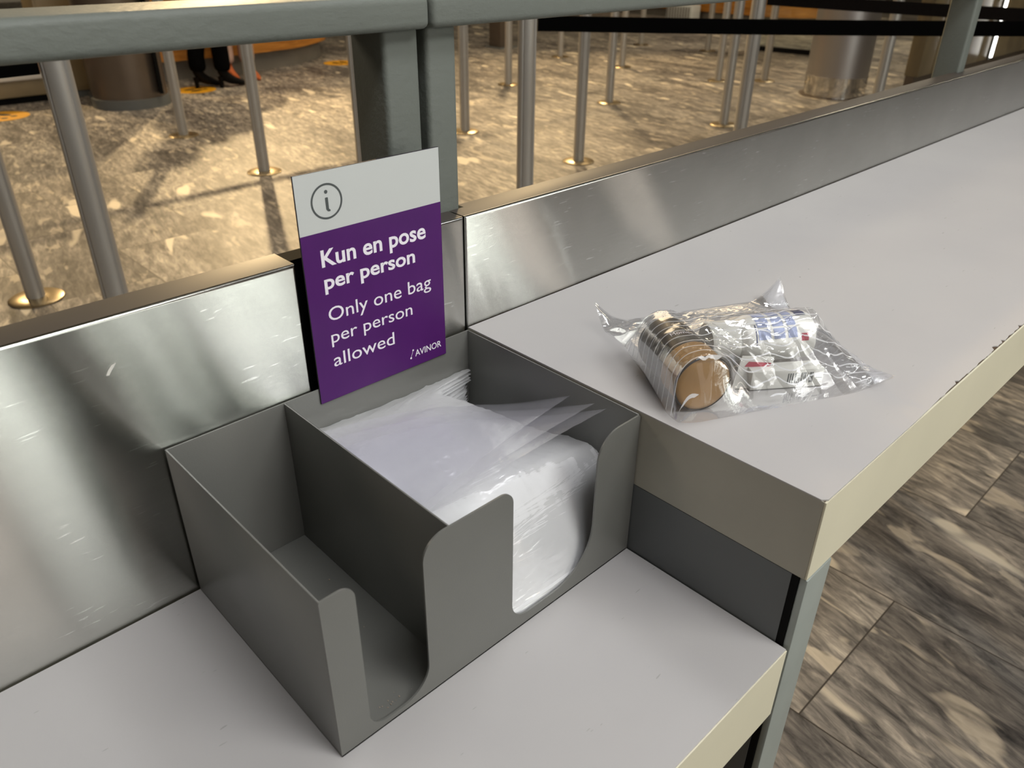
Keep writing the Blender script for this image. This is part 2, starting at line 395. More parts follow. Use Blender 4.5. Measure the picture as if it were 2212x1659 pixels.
tag(box('added_dark_block', (.84, Y0 + .1, 0), (1.38, Y0 + .5, HC), M_seam), 'added dark block standing in for the person behind the camera in the steel reflection', 'column')  # unseen block, makes the dark band in the left steel panel

# ------------------------------------------------------------------ lamps that are seen or reflected
for k, (x, y, lx, ly, lab) in enumerate(((1.5, .12, 1.1, .45, 'ceiling panel lamp above the long counter'), (.15, -1.15, 1.1, .5, 'ceiling panel lamp above the packing shelf'), (.9, -2.5, 1.7, .8, 'ceiling panel lamp in front of the packing shelf'))):
    t = tag(empty('ceiling_panel_lamp', (x, y, HC)), lab, 'lamp', 'ceiling panel lamps')
    box('housing', (-lx/2, -ly/2, -.08), (lx/2, ly/2, 0), M_wallb, t)
    box('diffuser', (-lx/2 + .03, -ly/2 + .03, -.09), (lx/2 - .03, ly/2 - .03, -.08), M_lamp, t)
    bm = bmesh.new()
for x0, x1, lab in ((1.3, 4.6, 'added long ceiling strip light running over the long counter'), (4.8, 8.6, 'added long ceiling strip light at the far end of the long counter')):
    t = tag(empty('added_strip_light', ((x0 + x1) / 2, -1.2, HC)), lab, 'lamp', 'added ceiling strip lights')
    hx = (x1 - x0) / 2  # unseen strips added so the steel panel edge catches a bright line
    box('housing', (-hx, -.08, -.07), (hx, .08, 0), M_wallb, t, .01)
    box('diffuser', (-hx + .02, -.06, -.085), (hx - .02, .06, -.07), M_strip, t, .004)
for (x, y, lab) in ((4.5, 8.95, 'ceiling spotlight over the queue posts'), (7.5, 7.0, 'ceiling spotlight over the far aisle'), (1.2, 9.6, 'ceiling spotlight over the check in desk')):
    t = tag(empty('ceiling_spotlight', (x, y, HC)), lab, 'lamp', 'warm ceiling spotlights')
    lathe('housing', [(0, -.01), (.085, -.01), (.085, -.2), (.075, -.2), (.072, -.06), (0, -.06)], M_dark, t)
    lathe('lens', [(0, -.062), (.07, -.062), (.07, -.066), (0, -.066)], M_lampw, t)

# ------------------------------------------------------------------ counters
W = .3236
DC = .4025
lc = tag(empty('packing_shelf', (-.5, -.2, 0)), 'low light grey laminate shelf with cream front edge, holding the grey bag dispenser', 'counter')
def loc(o, t): o.location = -Vector(t.location); return o
loc(box('worktop_core', (-1.5, -DC + .0015, .6193), (W - .0012, -.0025, Z - .0012), M_endg, lc), lc)
loc(box('laminate_top', (-1.5, -DC + .001, Z - .0012), (W - .0012, -.0025, Z), M_lam, lc), lc)
loc(box('edge_band', (-1.5, -DC, .6193), (W - .0012, -DC + .0015, Z - .0012), M_cream, lc), lc)
loc(box('leg', (-1.45, -DC + .05, 0), (-1.41, -.05, .6193), M_dark, lc), lc)

uc = tag(empty('long_counter', (1.6, -.2, 0)), 'long raised light grey counter with chipped cream front edge, carrying the clear bag', 'counter')
UX1 = 3.3
loc(box('worktop_core', (W + .0008, -DC + .0018, .7775), (UX1, -.0025, H - .0011), M_sub, uc), uc)
loc(box('end_panel', (W, -DC + .0018, .7767), (W + .0008, -.0025, H - .0012), M_endg, uc), uc)
# laminate sheet: front edge clean for a stretch, then chipped
rc = random.Random(3)
pts = [(UX1, -.0025), (W, -.0025), (W, -DC + .004), (W + .004, -DC + .0006)]
x = W + .01
while x < UX1:
    if x < .505: j = .0006
    elif x < 1.1:
        j = .0010 + .0026 * abs(noise.noise(Vector((x * 38, 0, 2.2)))) + .0008 * rc.random()
        if rc.random() < .05: j += .0032
    else: j = .0006
    pts.append((x, -DC + j)); x += .004 if .5 < x < 1.1 else .05
pts.append((UX1, -DC + .0006))
loc(prism('laminate_top', pts, 'z', H - .0012, H, M_lam, uc), uc)
loc(box('edge_band', (W + .0005, -DC, .7767), (UX1, -DC + .0016, H - .0016), M_cream, uc), uc)
# end support under the long counter
su = tag(empty('counter_support', (W + .02, -.2, 0)), 'charcoal support panel under the long counter with pale grey front trim', 'panel')
loc(box('side_panel', (W, -DC + .012, 0), (W + .038, -.0025, .7760), M_dark, su), su)
loc(box('gasket', (W + .0005, -DC + .006, 0), (W + .036, -DC + .012, .7755), M_seam, su), su)
loc(box('front_trim', (W + .0015, -DC - .001, 0), (W + .042, -DC + .006, .7755), M_trimg, su, .0015, 2), su)

# ------------------------------------------------------------------ barrier: two framed units with steel kick panels
PT = .9730
def frame(name, x, lab):
    return tag(empty(name, (x, .04, 0)), lab, 'barrier', 'grey steel barrier frames')
bl = frame('barrier_frame', -.4, 'grey barrier frame on the left with brightly reflecting steel panel')
b2 = frame('barrier_frame', 1.7, 'grey barrier frame on the right with long scratched steel panel behind the long counter')
def rail(x0, x1, par):
    bm = bmesh.new(); bm_box(bm, (x0, .008, 1.1420), (x1, .080, 1.1685), .0062, 5); return loc(from_bm('top_rail', bm, M_rail, par), par)
rail(-1.35, .2982, bl); rail(.2998, 3.32, b2)
def fpost(x0, x1, par, z0=0):
    bm = bmesh.new(); bm_box(bm, (x0, .0252, z0), (x1, .0760, 1.1440), .005, 4); return loc(from_bm('post', bm, M_rail, par), par)
fpost(-1.34, -1.302, bl); fpost(.2590, .2975, bl)
fpost(.3055, .3405, b2); fpost(1.662, 1.694, b2); fpost(3.27, 3.31, b2)
def panel(x0, x1, par, notches=(), name='steel_panel', z0=.55):
    pts = [(x0, 0), (x1, 0)]; back = [(x1, .0345)]
    for a, b in sorted(notches, reverse=True):
        if b >= x1: back = [(x1, .0245), (a, .0245), (a, .0345)]
        elif a <= x0: back += [(b, .0345), (b, .0245), (x0, .0245)]
        else: back += [(b, .0345), (b, .0245), (a, .0245), (a, .0345)]
    if back[-1][0] > x0: back.append((x0, .0345))
    pts += back
    def bev(a, b):
        front = abs(a.y) < 1e-5 and abs(b.y) < 1e-5
        return front and ((a.z > PT - .001 and b.z > PT - .001) or abs(a.x - b.x) < 1e-6)
    o = prism(name, pts, 'z', z0, PT, [M_steel, M_flange], par, bev, .0028, 4)
    for p in o.data.polygons:
        if p.normal.z > .995: p.material_index = 1
    return loc(o, par)
panel(-1.3, .1377, bl)
sc_me = bpy.data.meshes.new('scuff_mark')
sc_me.from_pydata([(x, -.0004, z) for x, z in ((-.0258, .9293), (-.0236, .9331), (-.0205, .9363), (-.0165, .9375), (-.0184, .9351), (-.0211, .9322), (-.0236, .9289))], [], [(0, 1, 6), (1, 5, 6), (1, 2, 5), (2, 4, 5), (2, 3, 4)])
loc(link('scuff_mark', sc_me, simple('pale_scuff', '#d9d7cf', .7), bl), bl)
loc(box('gap_shade_plate', (.1390, .0130, .55), (.2195, .0340, PT - .001), M_seam, bl), bl)  # black plate painting the shade of the open gap beside the sign
panel(.2205, .3230, bl, ((.2555, .33),))
panel(.3250, 3.3, b2, ((.32, .3440), (1.659, 1.697), (3.267, 3.31)))
loc(box('seam_filler', (.3230, .004, .55), (.3250, .024, PT - .004), M_seam, b2), b2)

# ------------------------------------------------------------------ bag dispenser
BD = .2320; XD = .1068; BH = .1525; T = .0016
bx = tag(empty('bag_dispenser', (0, 0, Z)), 'open grey steel dispenser box with two compartments on the low shelf', 'box')
box('base_plate', (0, -BD, .0003), (W - .0012, -.0030, T), M_box, bx)
box('back_wall', (0, -.0045, T), (W - .0012, -.0030, BH), M_box, bx, .0005, 2)
box('side_wall', (0, -BD + T, T), (T, -.0045, BH), M_box, bx, .0005, 2)
box('side_wall', (W - .0012 - T, -BD + T, T), (W - .0012, -.0045, BH), M_box, bx, .0005, 2)
box('divider', (XD - T/2, -BD + T, T), (XD + T/2, -.0045, BH - .0004), M_box, bx, .0005, 2)
WB = W - .0012
fp = [(0, .0003), (WB, .0003), (WB, BH), (.268, BH), (.268, .012), (.169, .012), (.169, BH), (.0815, BH), (.0815, .0065), (.0262, .0065), (.0262, BH), (0, BH)]
fr_ = [0, .003, .003, .026, .050, .020, .013, .020, .026, .016, .012, .001]
prism('front_plate', rounded(fp, fr_, 10), 'y', -BD, -BD + T, M_box, bx)

# crumbs of dirt swept to the front of the empty compartment
bm = bmesh.new(); rd = random.Random(11)
for k in range(16):
    t = bmesh.new(); bmesh.ops.create_icosphere(t, subdivisions=1, radius=rd.uniform(.0003, .0009))
    cx_, cy_ = (.056 + rd.gauss(0, .006), -.222 + abs(rd.gauss(0, .006))) if k < 12 else (rd.uniform(.03, .09), rd.uniform(-.2, -.05))
    merge(bm, t, Matrix.Translation((cx_, cy_, Z + T + .0005)) @ Matrix.Diagonal((1, 1.3, .6, 1)))
tag(from_bm('crumbs', bm, simple('pale_crumb', '#8f8477', .8), None, 0), 'tiny crumbs of dirt on the floor of the empty left compartment', 'dirt', None, 'stuff')

# ------------------------------------------------------------------ sign
SX, SZ, SW, SH = .1415, .8372, .1482, .2098
sg = tag(empty('information_sign', (SX, -.0062, SZ)), 'upright white and purple notice card asking for one bag per person', 'sign')
box('card', (0, 0, 0), (SW, .0014, SH), M_signedge, sg)
SP = .1596
def flat(name, pts, m, y=-.00015):
    me = bpy.data.meshes.new(name)
    bm = bmesh.new(); bm_prism(bm, pts, 'y', y, y + .00012); return from_bm(name, bm, m, sg, 0)
wf = flat('white_field', [(.0003, SP), (SW - .0003, SP), (SW - .0003, SH - .0003), (.0003, SH - .0003)], M_white)
pf = flat('purple_field', [(.0003, .0003), (SW - .0003, .0003), (SW - .0003, SP), (.0003, SP)], M_purple)
def text_mesh(s, offset=0, res=4):
    cu = bpy.data.curves.new('t', 'FONT'); cu.body = s; cu.size = 1; cu.offset = offset; cu.resolution_u = res
    o = bpy.data.objects.new('t', cu); C.objects.link(o)
    dg = bpy.context.evaluated_depsgraph_get(); me = bpy.data.meshes.new_from_object(o.evaluated_get(dg))
    bpy.data.objects.remove(o); bpy.data.curves.remove(cu); return me
def line(name, s, x0, x1, base, size, m, bold=0, par=None, y=-.0003):
    me = text_mesh(s, bold); me.name = name
    xs = [v.co.x for v in me.vertices]; a, b = min(xs), max(xs); k = (x1 - x0) / (b - a)
    for v in me.vertices: v.co = (x0 + (v.co.x - a) * k, y, base + v.co.y * size)
    return link(name, me, m, par or sg)
line('heading_text', 'Kun en pose', .0172, .1290, .1293, .0212, M_letter, .022, pf)
line('heading_text', 'per person', .0175, .1152, .1087, .0190, M_letter, .022, pf)
line('body_text', 'Only one bag', .0180, .1325, .0782, .0186, M_letter, .002, pf)
line('body_text', 'per person', .0180, .1085, .0568, .0176, M_letter, .002, pf)
line('body_text', 'allowed', .0178, .0855, .0330, .0186, M_letter, .002, pf)
line('operator_name', 'AVINOR', .1088, .1420, .0108, .0098, M_letter, .012, pf)
bm = bmesh.new()
def disc(cx, cz, r, y=-.0003, n=20): 
    bm_prism(bm, [(cx + r*math.cos(2*math.pi*k/n), cz + r*math.sin(2*math.pi*k/n)) for k in range(n)], 'y', y, y + .0001)
disc(.1036, .0106, .0011); disc(.1066, .0184, .0010)
arc = [(.1040 + .0017*math.sin(t*math.pi/2)**2*1.2, .0112 + t*.0066) for t in np.linspace(0, 1, 8)]
bm_prism(bm, [(a - .00018, b) for a, b in arc] + [(a + .00018, b) for a, b in arc[::-1]], 'y', -.0003, -.0002)
from_bm('operator_logo', bm, M_letter, pf, 0)
bm = bmesh.new(); n = 56; cx_, cz_, ro, ri = .0287, .1843, .01500, .0133
t = bmesh.new()
o_ = [t.verts.new((cx_ + ro*math.cos(2*math.pi*k/n), -.0003, cz_ + ro*math.sin(2*math.pi*k/n))) for k in range(n)]
i_ = [t.verts.new((cx_ + ri*math.cos(2*math.pi*k/n), -.0003, cz_ + ri*math.sin(2*math.pi*k/n))) for k in range(n)]
for k in range(n): t.faces.new((o_[k], o_[(k+1) % n], i_[(k+1) % n], i_[k]))
merge(bm, t)
disc(.0287, .1922, .0016)
bm_prism(bm, rounded([(.0273, .1875), (.0301, .1875), (.0301, .1778), (.0315, .1768), (.0312, .1755), (.0290, .1757), (.0275, .1775)], [.0005]*7, 3), 'y', -.0003, -.0002)
from_bm('information_icon', bm, M_greyink, wf, 0)

# ------------------------------------------------------------------ stack of flat clear bags in the right compartment
def pile_z(x, y, lvl):
    """height of the pile's surface (0..1 = lvl) above the box floor"""
    y_ = -y
    top = .106 - .10 * max(0, (y_ - .178) / .05) ** 2.0 + .012 * math.sin(math.pi * min(1, y_ / .2)) 
    top += .010 * (min(0, x - .21) / .1) ** 2 * (1 if y_ < .18 else .3)
    top -= .026 * max(0, min(1, (x - .215) / .095)) ** 1.4 * math.sin(math.pi * max(0, min(1, (y_ - .012) / .19)))
    top = max(top, .006)
    return .003 + (top - .003) * lvl
def crease(x, y, s):
    a = noise.noise(Vector((x * 9 + y * 14, (y - x * .35) * 62, s * 3.1)))
    b = noise.noise(Vector((x * 26, y * 70, s * 5.7)))
    c = noise.noise(Vector((x * 14 + y * 20, (y - x * .42) * 150, s * 2.3)))
    return (1 - abs(a)) ** 4 * .0016 + (1 - abs(c)) ** 5 * .0011 + b * .0003
NB = 26
G1 = 'clear plastic bags stacked in the dispenser'
for k in range(NB):
    lvl = (k + 1) / NB
    rk = random.Random(100 + k)
    n = 64 if k > NB - 5 else 24
    P = np.zeros((n, n, 3))
    xa, sh = .1092 + rk.random() * .003, rk.uniform(-.004, .004)
    fr = -.2285 + .0 * lvl + rk.random() * .002
    for i in range(n):
        for j in range(n):
            v = i / (n - 1); y = -.0056 - rk.uniform(0, .0002) + (fr + .0056) * v
            rec = 0
            d = -y
            if k > NB * .45:
                e = min(1, max(0, (d - .012) / .010)); rec = .052 * (e * e * (3 - 2 * e)) * max(0, 1 - max(0, d - .03) / .125)
            xb = .3185 - rec - .004 * abs(math.sin(k * 1.7)) * (1 if d > .03 else .2)
            u = j / (n - 1); x = xa + (xb - xa) * u
            z = pile_z(x, y, lvl) + crease(x, y, k * .37) * min(1, lvl * 1.4) * min(1, pile_z(x, y, 1) / .09) ** 1.5
            if d > .205: z = max(z, .003 + .0005 * k)
            P[i, j] = (x, y, Z + z)
    o = grid_mesh('plastic_bag', P, M_stack)
    tag(o, 'clear plastic bag lying flat in the milky stack in the dispenser\'s right compartment', 'bag', G1)
# bags whose corners fan up against the right wall of the box
for k, (yb, zb, yt, zt, lab) in enumerate((
        (-.070, .092, -.153, .1385, 'clear plastic bag fanned up from the stack, corner furthest back on the dispenser wall'),
        (-.098, .098, -.184, .1445, 'clear plastic bag fanned up from the stack, corner between two others on the wall'),
        (-.125, .104, -.199, .1460, 'clear plastic bag fanned up from the stack, corner nearest the dispenser front'))):
    n = 30; P = np.zeros((n, n, 3))
    q = (Vector((.114, -.030 - .016 * k, pile_z(.114, -.04, 1) + .004)), Vector((.114, -.175 - .006 * k, pile_z(.114, -.175, 1) + .004)),
         Vector((.3178 - .0009 * k, yb, zb)), Vector((.3180 - .0009 * k, yt, zt)))
    for i in range(n):
        for j in range(n):
            u, v = i / (n - 1), j / (n - 1)
            p = (q[0] * (1-v) + q[1] * v) * (1-u) + (q[2] * (1-v) + q[3] * v) * u
            z = p.z + .010 * math.sin(math.pi * u) * (1 - .6 * v) + crease(p.x, p.y, 9 + k) * .5 * (1 - u * .6)
            if u < .7: z = max(z, pile_z(p.x, p.y, 1) + .0028 + .0008 * k) * (1 - max(0, u - .5) / .2) + z * max(0, u - .5) / .2 if u > .5 else max(z, pile_z(p.x, p.y, 1) + .0028 + .0008 * k)
            P[i, j] = (p.x, p.y, Z + z)
    tag(grid_mesh('plastic_bag', P, M_stackclear), lab, 'bag', G1)

# ------------------------------------------------------------------ packed clear bag on the long counter and its contents
M_bottle = simple('dark_brown_bottle', '#2a2422', .35, 0, .1, 12)
M_cap = simple('tan_bottle_base', '#94703f', .45, .1, .12, 18)
M_rim = simple('dark_rim', '#26211e', .5)
M_pill = simple('white_plastic', '#e4e3de', .4, 0, .02, 12)
M_bluep = simple('pale_blue_print', '#9fa9cc', .5, 0, .1, 70)
M_navy = simple('dark_blue_print', '#2d3a66', .5)
M_red = simple('red_print', '#b0344a', .5)
M_card = simple('white_carton', '#dddcd6', .55, 0, .03, 15)
def axis_matrix(p, q, roll=0):
    d = (Vector(q) - Vector(p)).normalized(); up = Vector((0, 0, 1)); a = up.cross(d).normalized(); b = d.cross(a)
    M = Matrix((a, b, d)).transposed().to_4x4(); M.translation = Vector(p); return M @ Matrix.Rotation(roll, 4, 'Z')
RB = .0262
bp_, bq_ = Vector((.3605, -.2660, H + .0012 + RB)), Vector((.4030, -.1895, H + .0012 + RB))
bo = tag(empty('cosmetic_bottle', bp_), 'dark brown round bottle with tan base lying inside the clear bag', 'bottle')
MB = axis_matrix(bp_, bq_); MB.translation = (0, 0, 0)
BL = (bq_ - bp_).length
lathe('base_cap', [(0, -.001), (RB * .80, -.001), (RB * .90, 0), (RB, .0025), (RB, .030), (RB - .0006, .0305)], M_cap, bo, 40, MB)
lathe('rim_ring', [(RB * .97, .0006), (RB + .0004, .0018), (RB + .0004, .0026), (RB * .98, .0030)], M_rim, bo, 40, MB)
bbd = lathe('body', [(RB - .0006, .0305), (RB, .031), (RB, BL - .010), (RB * .93, BL - .002), (RB * .55, BL + .002), (RB * .5, BL + .010), (0, BL + .010)], M_bottle, bo, 40, MB)
me = text_mesh('Mome..', 0)      # faint script on the bottle's side, wrapped round it
xs = [v.co.x for v in me.vertices]
ang0 = R(66)
for v in me.vertices:
    s_ = (v.co.x - min(xs)) / (max(xs) - min(xs)); zz = .047 + (v.co.y - (s_ * .2)) * .0075
    th = ang0 + s_ * R(44); rr = RB + .0003
    v.co = MB @ Vector((rr * math.cos(th), rr * math.sin(th), zz))
link('script_lettering', me, M_letter, bbd)

# pill bottle lying behind the carton
RP = .0225
pp, pq = Vector((.4420, -.2330, H + .0062 + RP)), Vector((.5100, -.2780, H + .0075 + RP))
pb = tag(empty('pill_bottle', pp), 'white plastic bottle with pale blue printed label lying inside the clear bag', 'bottle')
MP = axis_matrix(pp, pq); MP.translation = (0, 0, 0); PL = (pq - pp).length
pbb = lathe('body', [(0, PL), (RP * .92, PL), (RP, PL - .003), (RP, .020), (RP * .9, .012), (RP * .8, .010)], M_pill, pb, 40, MP)
lathe('screw_cap', [(0, -.018), (RP * .80, -.018), (RP * .86, -.015), (RP * .86, .009), (RP * .7, .010)], M_card, pb, 40, MP)
def patch(bm, z0, z1, a0, a1, r, n=8):
    t = bmesh.new()
    A = [[t.verts.new((r*math.cos(R(a0 + (a1-a0)*k/n)), r*math.sin(R(a0 + (a1-a0)*k/n)), z)) for k in range(n+1)] for z in (z0, z1)]
    for k in range(n): t.faces.new((A[0][k], A[0][k+1], A[1][k+1], A[1][k]))
    merge(bm, t, MP)
bm = bmesh.new()
for a0, a1 in ((62, 95), (100, 128), (133, 158)):
    for z0, z1 in ((.024, .036), (.039, .050), (.053, .062)): patch(bm, z0, z1, a0, a1, RP + .0002)
from_bm('printed_label', bm, M_bluep, pbb)
for za, zb, aa, ab in ((.066, .076, 58, 78), (.066, .076, 82, 100), (.0215, .0225, 120, 170)):
    bm = bmesh.new(); patch(bm, za, zb, aa, ab, RP + .0003); from_bm('label_bar', bm, M_navy, pbb)
bm = bmesh.new(); patch(bm, .066, .073, 150, 168, RP + .0003); from_bm('label_dot', bm, M_red, pbb)

# flat carton with barcode in front
cm = (Vector((.423, -.2770, 0)) , Vector((.4790, -.3170, 0)))
cdv = (cm[1] - cm[0]); cl = cdv.length; crz = math.atan2(cdv.y, cdv.x)
ct = tag(empty('medicine_carton', (cm[0].x, cm[0].y, H + .0012), crz), 'flat white carton with barcode lying at the front inside the clear bag', 'carton')
cbd = box('carton_body', (0, 0, 0), (cl, .016, .0185), M_card, ct, .0006, 2)
bm = bmesh.new(); rb = random.Random(5); x = cl * .50
while x < cl * .86:
    wd = rb.choice((.0005, .0008, .0012)); bm_box(bm, (x, -.0002, .0045), (x + wd, .0001, .0150)); x += wd + rb.choice((.0006, .0009, .0014))
bm_box(bm, (cl * .90, -.0002, .0085), (cl * .985, .0001, .0096))
from_bm('barcode', bm, M_greyink, cbd, 0)
# folded leaflet with a red stripe leaning on the carton
lf = tag(empty('folded_leaflet', (.4130, -.2640, H + .0012), R(-38)), 'folded white leaflet with red stripe between bottle and carton in the bag', 'leaflet')
bm = bmesh.new(); bm_prism(bm, [(0, 0), (.034, 0), (.040, .028), (.010, .030)], 'y', 0, .0012)
from_bm('paper', bm, M_card, lf, 0).rotation_euler = (R(-20), 0, 0)
bm = bmesh.new(); bm_prism(bm, [(.012, .020), (.036, .0185), (.037, .0225), (.016, .0245)], 'y', -.0003, -.0001)
from_bm('red_stripe', bm, M_red, lf, 0).rotation_euler = (R(-20), 0, 0)

# the bag itself: taut membrane over the contents
A_, B_, C_, D_ = Vector((.425, -.089)), Vector((.327, -.267)), Vector((.528, -.362)), Vector((.628, -.186))
n = 96
U, V = np.meshgrid(np.linspace(0, 1, n), np.linspace(0, 1, n), indexing='ij')      # U: A->B, V: B->C side
XY = np.zeros((n, n, 2))
for i in (0, 1):
    XY[..., i] = (1-U)*(1-V)*A_[i] + U*(1-V)*B_[i] + U*V*C_[i] + (1-U)*V*D_[i]
pin = .010
XY += ((XY - XY.mean((0, 1))) * 0)
obs = np.full((n, n), .0016)
def cyl_obs(p, q, r, z0):
    p = np.array(p[:2]); q = np.array(q[:2]); d = q - p; l = np.linalg.norm(d); d = d / l
    rel = XY - p; t = rel @ d; s = np.abs(rel @ np.array([-d[1], d[0]]))
    hh = np.where((t > -.0025) & (t < l + .004) & (s < r), z0 + r + np.sqrt(np.maximum(r*r - s*s, 0)) , 0)
    return hh
obs = np.maximum(obs, cyl_obs(bp_, bq_, RB + .0014, .0014))
obs = np.maximum(obs, cyl_obs(pp - (pq - pp).normalized() * .018, pq, RP + .0014, .0070))
rel = XY - np.array(cm[0].xy); d = np.array(cdv.xy) / cl; t = rel @ d; s = rel @ np.array([-d[1], d[0]])
obs = np.maximum(obs, np.where((t > -.001) & (t < cl + .001) & (s > -.001) & (s < .017), .0203, 0))
lx = math.cos(R(-38)); ly = math.sin(R(-38)); rel = XY - np.array((.413, -.264)); t = rel @ np.array([lx, ly]); s = rel @ np.array([-ly, lx])
obs = np.maximum(obs, np.where((t > -.001) & (t < .041) & (s > -.002) & (s < .014), .0305, 0))
h = obs.copy()
seam = .0016 + .013 * np.sin(np.pi * np.clip(U * 1.12, 0, 1)) * (V < 1e-6)
edge = np.zeros((n, n), bool); edge[0] = edge[-1] = True; edge[:, 0] = edge[:, -1] = True
for _ in range(1400):
    a = h.copy(); a[1:-1, 1:-1] = .25 * (h[2:, 1:-1] + h[:-2, 1:-1] + h[1:-1, 2:] + h[1:-1, :-2])
    h = np.maximum(obs, a); h[edge] = seam[edge]
lift = np.zeros((n, n))
for (cu, cv, amt, rad) in ((0, 0, .024, .16), (0, 1, .026, .15), (1, 1, .010, .22), (1, 0, .004, .1)):
    dd = np.sqrt((U - cu) ** 2 + (V - cv) ** 2); lift += amt * np.maximum(0, 1 - dd / rad) ** 1.5
wr = np.zeros((n, n)); wr2 = np.zeros((n, n))
for i in range(n):
    for j in range(n):
        u, v = U[i, j], V[i, j]
        q = noise.noise(Vector((u * 4.5 + v * 2.5, v * 13 - u * 6, 1.7))); q2 = noise.noise(Vector((u * 17 + 3, v * 8 + u * 9, 4.2)))
        wr[i, j] = (1 - abs(q)) ** 5 * .0030 + (1 - abs(q2)) ** 5 * .0014; wr2[i, j] = noise.noise(Vector((u * 7, v * 7, 9.1))) * .0006
m_ = np.minimum(1, np.minimum(np.minimum(U, 1-U), np.minimum(V, 1-V)) / .05)
touch = np.clip((h - obs) / .004, 0, 1)
top = h + wr * (.25 + .75 * m_) * (.22 + .78 * touch) + lift
bot = .0004 + np.abs(wr2) * m_ + lift * .93 + .012 * np.sin(np.pi * np.clip(U * 1.12, 0, 1)) * np.maximum(0, 1 - V / .10)
bag = tag(empty('packed_bag', (.47, -.23, H)), 'filled clear plastic bag with white wavy lines on the long counter', 'bag')
base_ = np.array([.47, -.23, 0])
def sheet(name, zz, m):
    P = np.concatenate([XY, zz[..., None]], 2) - base_
    return grid_mesh(name, P, m, bag)
sheet('front_film', top, M_filmp)
sheet('back_film', bot, M_film)
# zip closure along the far right edge
P = np.zeros((n, 5, 3))
for i in range(n):
    for j in range(5):
        jj = n - 2 - j * 2
        P[i, j] = (XY[i, jj, 0] - .47, XY[i, jj, 1] + .23, top[i, jj] + .0006)
grid_mesh('zip_strip', P, film('zip_strip_film', .28, 1.0, (.86, .88, .97), .12), bag)

# ------------------------------------------------------------------ queue posts
PR = .0325
def make_post(lab):
    t = tag(empty('queue_post', (0, 0, 0)), lab, 'post', 'aluminium queue barrier posts')
    prof = []
    n = 48
    pts = []
    for k in range(n):
        a = 2 * math.pi * k / n; r = PR
        if k % 12 == 3: r = PR - .0045
        pts.append((r * math.cos(a), r * math.sin(a)))
    prism('pole', pts, 'z', .008, .956, M_alu, t)
    lathe('floor_plate', [(0, 0), (.095, 0), (.095, .005), (.088, .009), (PR + .002, .011), (0, .011)], M_brass, t, 40)
    bh_ = lathe('belt_head', [(0, .955), (PR + .001, .955), (PR + .002, .957), (PR + .002, .985), (PR - .004, .995), (0, .995)], M_alu, t, 32)
    lathe('head_band', [(PR + .0022, .962), (PR + .0026, .964), (PR + .0026, .982), (PR + .0022, .984)], M_groove, bh_, 32)
    return t
def copy_tree(o, loc, lab):
    c = o.copy(); C.objects.link(c); c.location = loc; c['label'] = lab
    for ch in o.children:
        d = ch.copy(); C.objects.link(d); d.parent = c
        for g in ch.children:
            e = g.copy(); C.objects.link(e); e.parent = d
    return c
GX = [.42, 1.95, 3.46, 5.02, 6.64, 8.25]
rows = [
 (0.42, 1.55, 'nearest thick metal queue post, left of the purple sign, behind the left steel panel'),
 (1.95, 1.55, 'nearest metal queue post right of the upright frame posts, holding the black belt'),
 (3.46, 1.55, 'thick queue post in the right pair standing close together, foot hidden'),
 (5.02, 1.55, 'thick queue post beside the brown wall, right of the round steel column'),
 (0.44, 2.62, 'queue post at the left picture edge with its round floor plate in view'),
 (1.95, 2.64, 'queue post just left of the dark upright frame post, foot hidden behind the sign'),
 (3.46, 2.61, 'queue post whose floor plate shows just above the right steel panel'),
 (5.02, 2.605, 'queue post with floor plate just left of the thick post in the right pair'),
 (1.945, 3.66, 'queue post left of the sign throwing a long straight shadow, right of the black boots'),
 (3.475, 3.675, 'queue post standing close against the right edge of the frame post'),
 (5.04, 3.70, 'queue post in the second row right of centre, with floor plate in the middle distance'),
 (6.64, 3.72, 'queue post in the third row beside the right pair, foot plate partly hidden'),
 (1.995, 4.84, 'queue post between the taupe kiosk and the black boots, with floor plate'),
 (5.015, 4.86, 'thin queue post just left of the nearest belt post, near the brown square post'),
 (6.62, 4.86, 'thin far queue post right behind the middle distance post'),
 (6.68, 5.78, 'thin far queue post hanging under the black belt left of centre, with small floor plate'),
 (8.21, 5.86, 'short looking far queue post in the last row under the black belt'),
 (8.36, 5.00, 'far queue post in front of the right wooden desk'),
 (6.97, 3.43, 'dull thin queue post left of the glass screen and steel column'),
 (3.46, 4.85, 'queue post hidden above by the top rail, left of the frame post'),
]
p0 = make_post('')
for k, (x, y, lab) in enumerate(rows):
    if k == len(rows) - 1: continue
    if k == 0: p0.location = (x, y, 0); p0['label'] = lab
    else: copy_tree(p0, (x, y, 0), lab)
def belt(p, q, m, lab, sag=.015, wdt=.050):
    p, q = Vector(p), Vector(q); d = (q - p); d.z = 0; d.normalize(); side = Vector((-d.y, d.x, 0))
    p = p + d * (PR + .003); 
    bm = bmesh.new(); n = 20; rows_ = []
    for i in range(n + 1):
        t = i / n; c = p.lerp(q, t) - Vector((0, 0, sag * 4 * t * (1 - t)))
        rows_.append([bm.verts.new(c + side * s * .0009 + Vector((0, 0, z))) for s, z in ((-1, -wdt/2), (1, -wdt/2), (1, wdt/2), (-1, wdt/2))])
    for a, b in zip(rows_, rows_[1:]):
        for k in range(4): bm.faces.new((a[k], a[(k+1) % 4], b[(k+1) % 4], b[k]))
    bm.faces.new(rows_[0]); bm.faces.new(rows_[-1])
    return tag(from_bm('queue_belt', bm, m, None), lab, 'belt', 'queue belts')
belt((1.95, 1.55, .934), (3.56, .082, .930), M_belt, 'black queue belt stretched across the upper right from the nearest belt post', .006)
belt((3.46, 1.55, .948), (3.97, .082, .925), M_belt2, 'dark brown queue belt sloping down behind the black one at the upper right', .004)
